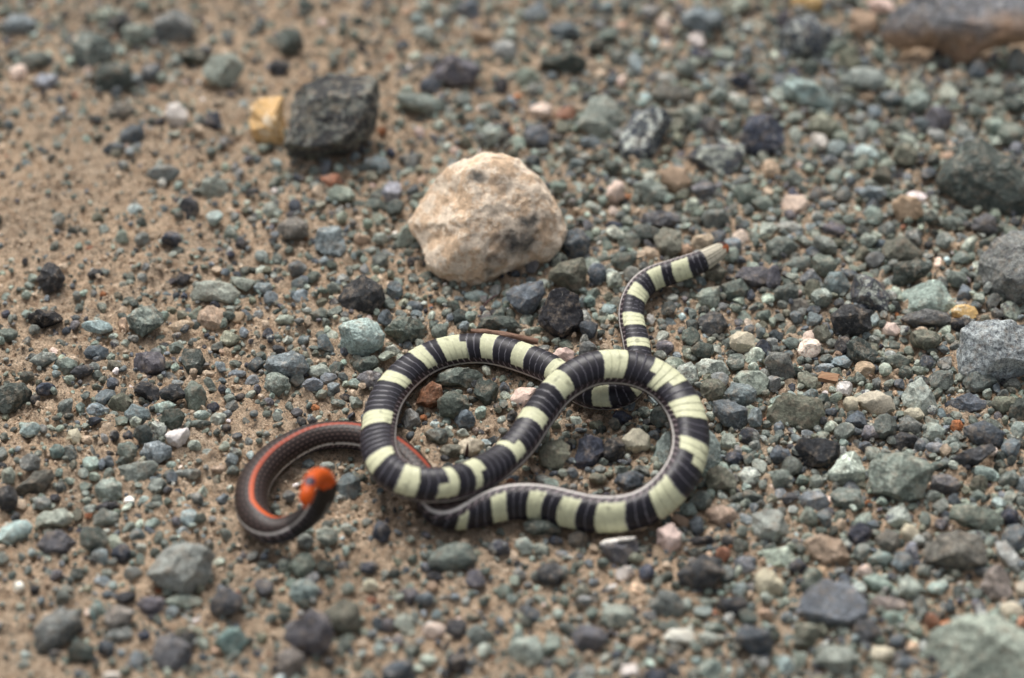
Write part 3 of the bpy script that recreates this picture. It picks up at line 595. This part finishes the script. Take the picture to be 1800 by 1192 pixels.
def build_stone(poly, key, depth, bury, seed, level, rough=1.0):
    A = np.array(poly, float); cx, cy = (A[:, 0].min()+A[:, 0].max())/2, (A[:, 1].min()+A[:, 1].max())/2
    Rr = radial(poly, cx, cy)
    dirs, F = ICO[level]
    w = ray(cx, cy)*-1; u = np.cross([0, 0, 1.0], w); u /= np.linalg.norm(u); v = np.cross(w, u)
    g = np.random.default_rng(seed)
    fc = facets(dirs, seed, g.integers(6, 10), *((.72, .95) if key == 'boul' else (.50, .88)))
    nz = fbm(dirs*1.6+seed*1.7, 3, .55); n2 = fbm(dirs*5.5+seed*.7, 3, .6)
    r = fc*(1+rough*(.055*nz+.032*n2))
    phi = np.degrees(np.arctan2(dirs[:, 1], dirs[:, 0])) % 360
    Rp = np.interp(phi, np.arange(361), np.append(Rr, Rr[0]))
    # the cut faces may not shrink the outline: stretch each direction back to it
    q = np.hypot(dirs[:, 0], dirs[:, 1])*r; nb = 36 if level > 2 else 20; bi = (phi/360*nb).astype(int) % nb
    mx = np.array([q[(bi == k) | (bi == (k+1) % nb) | (bi == (k-1) % nb)].max() for k in range(nb)])
    mx = np.maximum((np.roll(mx, 1)+2*mx+np.roll(mx, -1))/4, .8)
    Rp = Rp/np.interp(phi, (np.arange(-1, nb+1)+.5)*360/nb, np.r_[mx[-1], mx, mx[0]])
    dep = depth*Rr.mean()
    loc = np.stack([dirs[:, 0]*Rp*r, dirs[:, 1]*Rp*r, dirs[:, 2]*dep*r], 1)      # pixels
    world_off = loc[:, :1]*u+loc[:, 1:2]*v+loc[:, 2:3]*w
    z = .004
    for _ in range(4):
        p = at_z(cx, cy, z); m = mpp(p); zmin = world_off[:, 2].min()*m; zmax = world_off[:, 2].max()*m
        z = float(ground_h(p[0], p[1]))-zmin-bury*(zmax-zmin)
    V = world_off*m; base = p+np.array([0, 0, zmin])
    V = V-np.array([0, 0, zmin])
    c1, c2, al, sp, _ = PAL[key]
    j = (1.1 if key == 'boul' else g.uniform(1.0, 1.15) if key in QK else g.uniform(.78, 1.25))*g.uniform(.97, 1.03, 3)
    t1 = np.append(key_col(key, 0)*j, al*g.uniform(.6, 1.3)); t2 = np.append((key_col(key, 0)*1.7+.02 if key not in QK and key not in ('gran', 'gran2', 'mott', 'pmott', 'sand') and g.random() < .5 else key_col(key, 1))*j, sp*g.uniform(.6, 1.3))
    rad = (V[:, 0].max()-V[:, 0].min())/2; rady = (V[:, 1].max()-V[:, 1].min())/2
    return V, F, t1, t2, base, rad, rady

stones = []
for i, (poly, key, depth, bury, label, short) in enumerate(HERO):
    A = np.array(poly); size = max(np.ptp(A[:, 0]), np.ptp(A[:, 1]))
    lv = 5 if size > 120 else 4
    V, F, t1, t2, base, rx, ry = build_stone(poly, key, depth, bury, 100+i, lv)
    if key == 'boul':                                # grey-brown crust patches grown into the quartz
        d = V-np.array([0, 0, V[:, 2].mean()]); m = mpp(base)
        pxs = np.array([to_px(base+q) for q in V]); T = np.tile(t1, (len(V), 1)); T2 = np.tile(t2, (len(V), 1))
        for bx, by, br, s in ((838,312,15,.8),(885,322,20,.45),(935,390,16,.95),(915,425,24,.75),(880,420,20,.5),(872,455,13,.6),(860,478,8,.6),(822,392,7,.4)):
            dd = np.hypot(pxs[:, 0]-bx, (pxs[:, 1]-by)*1.2)/(br*1.35)+.6*fbm(V*420+bx, 3)
            f = np.clip(1.25-dd, 0, 1)[:, None]*min(1, s*1.25)*((d@(CAM-base)) > 0)[:, None]
            T[:, :3] = T[:, :3]*(1-f)+lc((72, 74, 78))*f; T2[:, :3] = T2[:, :3]*(1-f)+lc((96, 92, 86))*f
        t1, t2 = T, T2
    if key == 'slab':                                # rust-brown weathering along the broken lower rim
        hh = (V@AX_U); hh = (hh-hh.min())/np.ptp(hh)+.22*fbm(V*150, 3)
        f = np.clip((.62-hh)/.3, 0, 1)[:, None]; T = np.tile(t1, (len(V), 1)); T2 = np.tile(t2, (len(V), 1))
        T[:, :3] = T[:, :3]*(1-f)+lc((172, 138, 108), .86, 0)*f; T2[:, :3] = lc((120, 120, 128))*(1-f)+lc((146, 112, 88), .86, 0)*f; t1, t2 = T, T2
    o = link('rock' if size > 110 else 'stone', mesh_tri('stone', V, F, t1, t2, True, 20), M_QUARTZ if key in QK else M_STONE, base)
    tag(o, label, 'rock' if size > 110 else 'stone', 'rocks and stones that stand out of the gravel')
    PLACED.append((base[0], base[1], rx, ry)); stones.append((base, short, np.ptp(A[:, 0]), o))
    if short == 'the white-capped stone':
        capp = [(1050,958),(1060,949),(1088,944),(1120,940),(1121,946),(1090,953),(1062,962)]
        Vc, Fc, c1, c2, bc, _, _ = build_stone(capp, 'white', 1.6, .2, 991, 3)
        oc = link('quartz_band', mesh_tri('quartz_band', Vc, Fc, c1, c2, True, 32), M_STONE, (0, 0, 0), o)
        top = at_z(1086, 951, float(V[:, 2].max()+base[2]-.0012)); oc.location = (top-base-np.array([0, 0, Vc[:, 2].mean()])).tolist()
        oc['label'] = 'white quartz band along the top edge'

# landmarks that smaller stones can be described by
LAND = [(b, 'beside '+s) for b, s, _, _ in stones]
for px, py, s in ((562,850,"beside the snake's orange tail tip"),(1262,446,"beside the snake's head"),(1118,580,"beside the snake's banded neck"),(465,900,"beside the snake's curved tail"),
                  (560,760,"beside the snake's red-striped back"),(830,730,"inside the loop round the rust brown stone"),(1080,780,"inside the loop round the navy stone"),(1060,925,"beside the snake's lowest banded stretch"),
                  (1457,664,"beside the split wood chip"),(890,592,"beside the brown twig")):
    LAND.append((at_z(px, py, 0), s))
LP_ = np.array([l[0][:2] for l in LAND])
small = []
for it in SMALL.replace('\n', ';').split(';'):
    it = it.split()
    if len(it) == 6: small.append((*map(float, it[:5]), it[5]))
used = {}
pend = []
for i, (cx, cy, w, h, rot, key) in enumerate(small):
    poly = ellipse_outline(cx, cy, w*1.06, h*1.06, rot)
    depth = rs.uniform(.7, .95); bury = rs.uniform(.10, .24)
    lv = 4 if w > 68 else 3 if w > 36 else 2
    V, F, t1, t2, base, rx, ry = build_stone(poly, key, depth, bury, 500+i, lv, 1.5 if key == 'sand' else 1.1)
    nm = 'clod' if key == 'sand' else ('stone' if w > 34 else 'pebble')
    o = link(nm, mesh_tri(nm, V, F, t1, t2, True, 20), M_QUARTZ if key in QK else M_STONE, base)
    PLACED.append((base[0], base[1], rx, ry))
    size = 'tiny' if w < 24 else 'small' if w < 40 else 'medium-sized' if w < 62 else 'fairly large'
    asp = w/h
    shape = ' elongated' if asp > 1.6 else ' upright' if asp < .78 else ''
    what = 'sandy clod' if key == 'sand' else nm
    cw = PAL[key][4] if key != 'sand' else 'pale brown'
    d = np.hypot(LP_[:, 0]-base[0], LP_[:, 1]-base[1]); od = np.argsort(d)
    pend.append((o, f'{size}{shape} {cw} {what}', [LAND[k][1] for k in od[:3]], nm))
def between(a, b):
    if a.startswith('beside ') and b.startswith('beside '): return 'between '+a[7:]+' and '+b[7:]
    if b.startswith('beside '): return a+' near '+b[7:]
    return b+' near '+a[7:] if a.startswith('beside ') else a
cnt = {}; final = {}
for o, head, rel, nm in pend: cnt[head+' '+rel[0]] = cnt.get(head+' '+rel[0], 0)+1
for o, head, rel, nm in pend:
    lab = head+' '+rel[0]
    if cnt[lab] > 1:
        l2 = head+' '+between(rel[0], rel[1])
        if len(l2.split()) <= 16: lab = l2
    final.setdefault(lab, []).append((o, nm, head, o.dimensions.length if False else max(o.bound_box[6])))
for lab, L in final.items():
  L.sort(key=lambda q: -q[3])
  for r_, (o, nm, head, _) in enumerate(L):
    if len(L) == 2: w1 = head.split(' ', 1); lb = ('larger ', 'smaller ')[r_]+'of two '+lab.split(' ', 1)[1].replace('stone ', 'stones ', 1).replace('pebble ', 'pebbles ', 1).replace('clod ', 'clods ', 1)
    else: lb = lab
    tag(o, lb if len(lb.split()) <= 16 else lab, 'clod' if nm == 'clod' else nm, 'sandy clods' if nm == 'clod' else 'loose stones and pebbles on the sand')

# ------------------------------------------------------------------ twigs, wood chip, thorn
def tube(pts, rads, seg=10, seed=1, squash=1.0):
    C = catmull(np.array([[*p, r] for p, r in zip(pts, rads)], float), 8); P, R = C[:, :3], C[:, 3]
    T = np.gradient(P, axis=0); T /= np.linalg.norm(T, axis=1)[:, None]
    up = np.array([0, 0, 1.0]); S = np.cross(T, up); S /= np.linalg.norm(S, axis=1)[:, None]; U = np.cross(S, T)
    a = np.linspace(0, 2*math.pi, seg, endpoint=False); n = len(P)
    nz = noise(np.stack([np.broadcast_to(P[:, :1]*500, (n, seg)), np.broadcast_to(np.cos(a)*1.5, (n, seg)), np.full((n, seg), seed*3.1)], -1))
    rr = R[:, None]*(1+.22*nz)
    V = P[:, None]+rr[..., None]*(np.cos(a)[None, :, None]*S[:, None]+squash*np.sin(a)[None, :, None]*U[:, None])
    V = np.vstack([V.reshape(-1, 3), P[0], P[-1]])
    i = np.arange(n*seg).reshape(n, seg); j = np.roll(i, -1, 1)
    F = [np.stack([i[:-1], j[:-1], j[1:]], -1).reshape(-1, 3), np.stack([i[:-1], j[1:], i[1:]], -1).reshape(-1, 3),
         np.stack([np.full(seg, n*seg), j[0], i[0]], -1), np.stack([np.full(seg, n*seg+1), i[-1], j[-1]], -1)]
    return V, np.vstack(F)
def stick(name, mat, spec, label, cat, seed, squash=1.0):
    pts = [at_z(x, y, z*.001) for x, y, z, r in spec]; b = np.array([*pts[0][:2], 0])
    V, F = tube([p-b for p in pts], [r*.001 for *_, r in spec], 10, seed, squash)
    tag(link(name, mesh_tri(name, V, F, smooth=True, sharp=50), mat, b), label, cat)
stick('twig', M_TWIG, [(828,582,2.2,.5),(850,584,2.4,.75),(880,588,2.6,.85),(915,595,2.4,.85),(946,601,1.8,.7)], "thin brown twig lying behind the snake's upper loop", 'twig', 1)
stick('rootlet', M_THORN, [(846,552,.6,.2),(851,538,1.6,.22),(862,526,2.4,.24),(874,519,2.2,.18)], 'fine dark rootlet arching out of the sand below the cream quartz rock', 'rootlet', 2)
stick('thorn', M_THORN, [(820,800,1.0,.45),(821,790,4.0,.35),(822,778,7.0,.06)], 'small dark red thorn standing on a cream pebble inside the loop', 'thorn', 3)
def chip():
    p = at_z(1457, 664, .0055); b = np.array([*p[:2], 0]); m = mpp(p); g = np.random.default_rng(9)
    L, W, H = 17*m, 9.5*m, 4*m; a = math.radians(-22)
    V = []
    for sx in np.linspace(-1, 1, 7):
        for sy, sz in ((-1, -1), (-1, 1), (-.3, 1.15), (.4, 1.0), (1, 1), (1, -1)):
            x, y, zz = sx*L*(1+.06*g.normal()*(abs(sx) == 1)), sy*W*(1+.04*g.normal()), sz*H*(1+.08*g.normal())
            V.append((x*math.cos(a)-y*math.sin(a), x*math.sin(a)+y*math.cos(a), p[2]+zz+x*.12))
    F = []
    for i in range(6):
        for j in range(6):
            q = [i*6+j, i*6+(j+1) % 6, (i+1)*6+(j+1) % 6, (i+1)*6+j]; F += [(q[0], q[1], q[2]), (q[0], q[2], q[3])]
    for j in range(1, 5): F += [(0, j+1, j), (36, 36+j, 36+j+1)]
    tag(link('wood_chip', mesh_tri('wood_chip', np.array(V), np.array(F), smooth=False), M_CHIP, b), 'small orange-brown split wood chip lying on the gravel', 'wood chip')
chip()

# ------------------------------------------------------------------ gravel and grit: nobody could count it
DENS = np.array([[.50,.55,.30,.40,.50,.70,.80,.80,.9],[.42,.52,.22,.32,.45,.80,.90,.95,1],[.06,.22,.42,.55,.70,.85,1,1,1],[.08,.25,.50,.66,.75,.90,1,1,1],
                 [.40,.50,.60,.60,.65,.80,.95,1,1],[.35,.50,.35,.50,.60,.70,.95,1,1],[.45,.55,.30,.35,.50,.70,.80,.95,1],[.20,.50,.50,.45,.55,.70,.85,1,1],[.05,.50,.50,.45,.50,.75,.90,1,1]])
def in_view(x, y):
    p = np.stack([x, y, np.zeros_like(x)], -1); v = p-CAM; dep = v@AX_F
    px = PW/2+(v@AX_R)/dep*LENS/SENSOR*PW; py = PH/2-(v@AX_U)/dep*LENS/SENSOR*PW
    return (px > -110) & (px < 1910) & (py > -90) & (py < 1290)
def density(x, y):
    p = np.stack([x, y, np.zeros_like(x)], -1); v = p-CAM; dep = v@AX_F
    px = PW/2+(v@AX_R)/dep*LENS/SENSOR*PW; py = PH/2-(v@AX_U)/dep*LENS/SENSOR*PW
    gx = np.clip(px/225, 0, 7.999); gy = np.clip(py/149, 0, 7.999); i, j = gx.astype(int), gy.astype(int); fx, fy = gx-i, gy-j
    d = DENS[j, i]*(1-fx)*(1-fy)+DENS[j, i+1]*fx*(1-fy)+DENS[j+1, i]*(1-fx)*fy+DENS[j+1, i+1]*fx*fy
    return d
GMIX = [('sage',.24),('ggrey',.24),('psage',.12),('grey',.10),('bgrey',.10),('slate',.045),('navy',.015),('purple',.03),('char',.03),('dgreen',.08),('mint',.05),('tan',.016),('pink',.006),('white',.006),('olive',.06),('pteal',.015),('orange',.003),('terra',.004),('pmott',.04)]
GK = [k for k, _ in GMIX]; GP = np.array([w for _, w in GMIX]); GP /= GP.sum()
G1 = np.array([[*key_col(k, 0), PAL[k][2]] for k in GK]); G2 = np.array([[*key_col(k, 1), PAL[k][3]] for k in GK])
CELL = .004
grid = {}
def put_disc(x, y, r):
    k = int(math.ceil(r/CELL))
    i, j = int(math.floor(x/CELL)), int(math.floor(y/CELL))
    for a in range(i-k, i+k+1):
        for b in range(j-k, j+k+1): grid.setdefault((a, b), []).append((x, y, r))
for x, y, rx, ry in PLACED:
    r = min(rx, ry)*.86; n = max(1, int(round(max(rx, ry)/max(min(rx, ry), 1e-6))))
    offs = [0] if n == 1 else [-(max(rx, ry)-r)*.8, 0, (max(rx, ry)-r)*.8]
    for q in offs: put_disc(x+(q if rx > ry else 0), y+(q if ry >= rx else 0), r)
sn_grid = {}
for p, r in zip(SN_P, SN_R):
    for a in range(-2, 3):
        for b in range(-2, 3): sn_grid.setdefault((int(p[0]//CELL)+a, int(p[1]//CELL)+b), []).append((p[0], p[1], p[2]-r, r))
def free(x, y, r, slack):
    c = (int(x//CELL), int(y//CELL))
    for qx, qy, qr in grid.get(c, ()):
        if (qx-x)**2+(qy-y)**2 < ((qr+r)*slack)**2: return False
    for qx, qy, zb, qr in sn_grid.get(c, ()):
        if (qx-x)**2+(qy-y)**2 < (qr+r*.7)**2 and zb < r*1.1: return False
    return True
def scatter(n, lo, hi, power, slack, seed, dfun, tries):
    g = np.random.default_rng(seed); out = []
    X = g.uniform(-.18, .18, tries); Y = g.uniform(-.16, .21, tries)
    keep = (g.random(tries) < dfun(density(X, Y))) & in_view(X, Y);   # a margin round what the photograph shows
    X, Y = X[keep], Y[keep]
    R = np.sort(lo+(hi-lo)*g.random(n)**power)[::-1]
    for x, y in zip(X, Y):
        if len(out) >= n: break
        r = R[len(out)]
        if free(x, y, r, slack): out.append((x, y, r)); put_disc(x, y, r*.9)
    return np.array(out)
def shapes(level, n, seed):
    dirs, F = ICO[level]; g = np.random.default_rng(seed); out = []
    for k in range(n):
        r = np.ones(len(dirs))
        for _ in range(int(g.integers(7, 11))):
            v = g.normal(size=3); v /= np.linalg.norm(v); c = dirs@v; d = g.uniform(.48, .85)
            r = np.minimum(r, np.where(c > .05, d/np.maximum(c, .05), 9))
        r *= 1+.07*fbm(dirs*1.9+k*5.3, 3, .6)
        V = dirs*r[:, None]*np.array([g.uniform(.9, 1.35), g.uniform(.8, 1.1), g.uniform(.6, .95)])
        out.append(V/np.abs(V[:, :2]).max())
    return np.array(out), F
def pile(name, label, spots, level, seed, sandmix=0.0, sink=(.15, .4)):
    g = np.random.default_rng(seed); B, F = shapes(level, 40, seed); n = len(spots); nv = B.shape[1]
    V = B[g.integers(0, len(B), n)]
    a, tx, ty = g.uniform(0, 6.283, n), g.normal(0, .3, n), g.normal(0, .3, n)
    c, s = np.cos(tx)[:, None], np.sin(tx)[:, None]; V = np.stack([V[..., 0], V[..., 1]*c-V[..., 2]*s, V[..., 1]*s+V[..., 2]*c], -1)
    c, s = np.cos(ty)[:, None], np.sin(ty)[:, None]; V = np.stack([V[..., 0]*c+V[..., 2]*s, V[..., 1], -V[..., 0]*s+V[..., 2]*c], -1)
    c, s = np.cos(a)[:, None], np.sin(a)[:, None]; V = np.stack([V[..., 0]*c-V[..., 1]*s, V[..., 0]*s+V[..., 1]*c, V[..., 2]], -1)
    V = V*spots[:, 2][:, None, None]
    zmin = V[..., 2].min(1); ht = V[..., 2].max(1)-zmin
    gz = ground_h(spots[:, 0], spots[:, 1])
    V[..., 2] += (gz-zmin-ht*g.uniform(*sink, n))[:, None]
    V[..., 0] += spots[:, 0][:, None]; V[..., 1] += spots[:, 1][:, None]
    k = g.choice(len(GK), n, p=GP); j = g.uniform(.62, 1.35, n)[:, None]*g.uniform(.96, 1.04, (n, 3))
    t1, t2 = G1[k].copy(), G2[k].copy(); t1[:, :3] *= j; t2[:, :3] *= j
    lt = (g.random(n) < .5) & (k != GK.index('pmott')); t2[lt, :3] = t1[lt, :3]*1.7+.02
    if sandmix:
        sm = g.random(n) < sandmix*(1.9-1.5*density(spots[:, 0], spots[:, 1])); t1[sm, :3] = np.array(SAND)*g.uniform(.75, 1.15, (sm.sum(), 1)); t2[sm, :3] = np.array(SAND)*.8
    FF = (F[None]+(np.arange(n)*nv)[:, None, None]).reshape(-1, 3)
    me = mesh_tri(name, V.reshape(-1, 3), FF, np.repeat(t1, nv, 0), np.repeat(t2, nv, 0), True, 16)
    tag(link(name, me, M_STONE), label, None, None, 'stuff')
A0 = scatter(900, .0018, .0030, 1.6, .80, 30, lambda d: np.clip(d*1.15-.2, 0, 1)**2, 60000)
pile('gravel', 'mixed green-grey and blue-grey gravel filling the gaps between larger stones', A0, 2, 41, .01)
A = scatter(6000, .0008, .0018, 1.2, .66, 31, lambda d: .01+.99*d**1.8, 160000)
pile('small_gravel', 'small angular grey-green gravel packed between the stones', A, 1, 44, .04)
B_ = scatter(5600, .0005, .0009, 1.2, .68, 32, lambda d: .1+.9*d**1.3, 140000)
pile('fine_gravel', 'fine grey-green gravel scattered over the sand', B_, 1, 42, .16)
C_ = scatter(12000, .0002, .0005, 1.2, .66, 33, lambda d: .6+.4*d, 90000)
pile('grit', 'sand grains and grit strewn over the ground', C_, 0, 43, .5, (.1, .5))
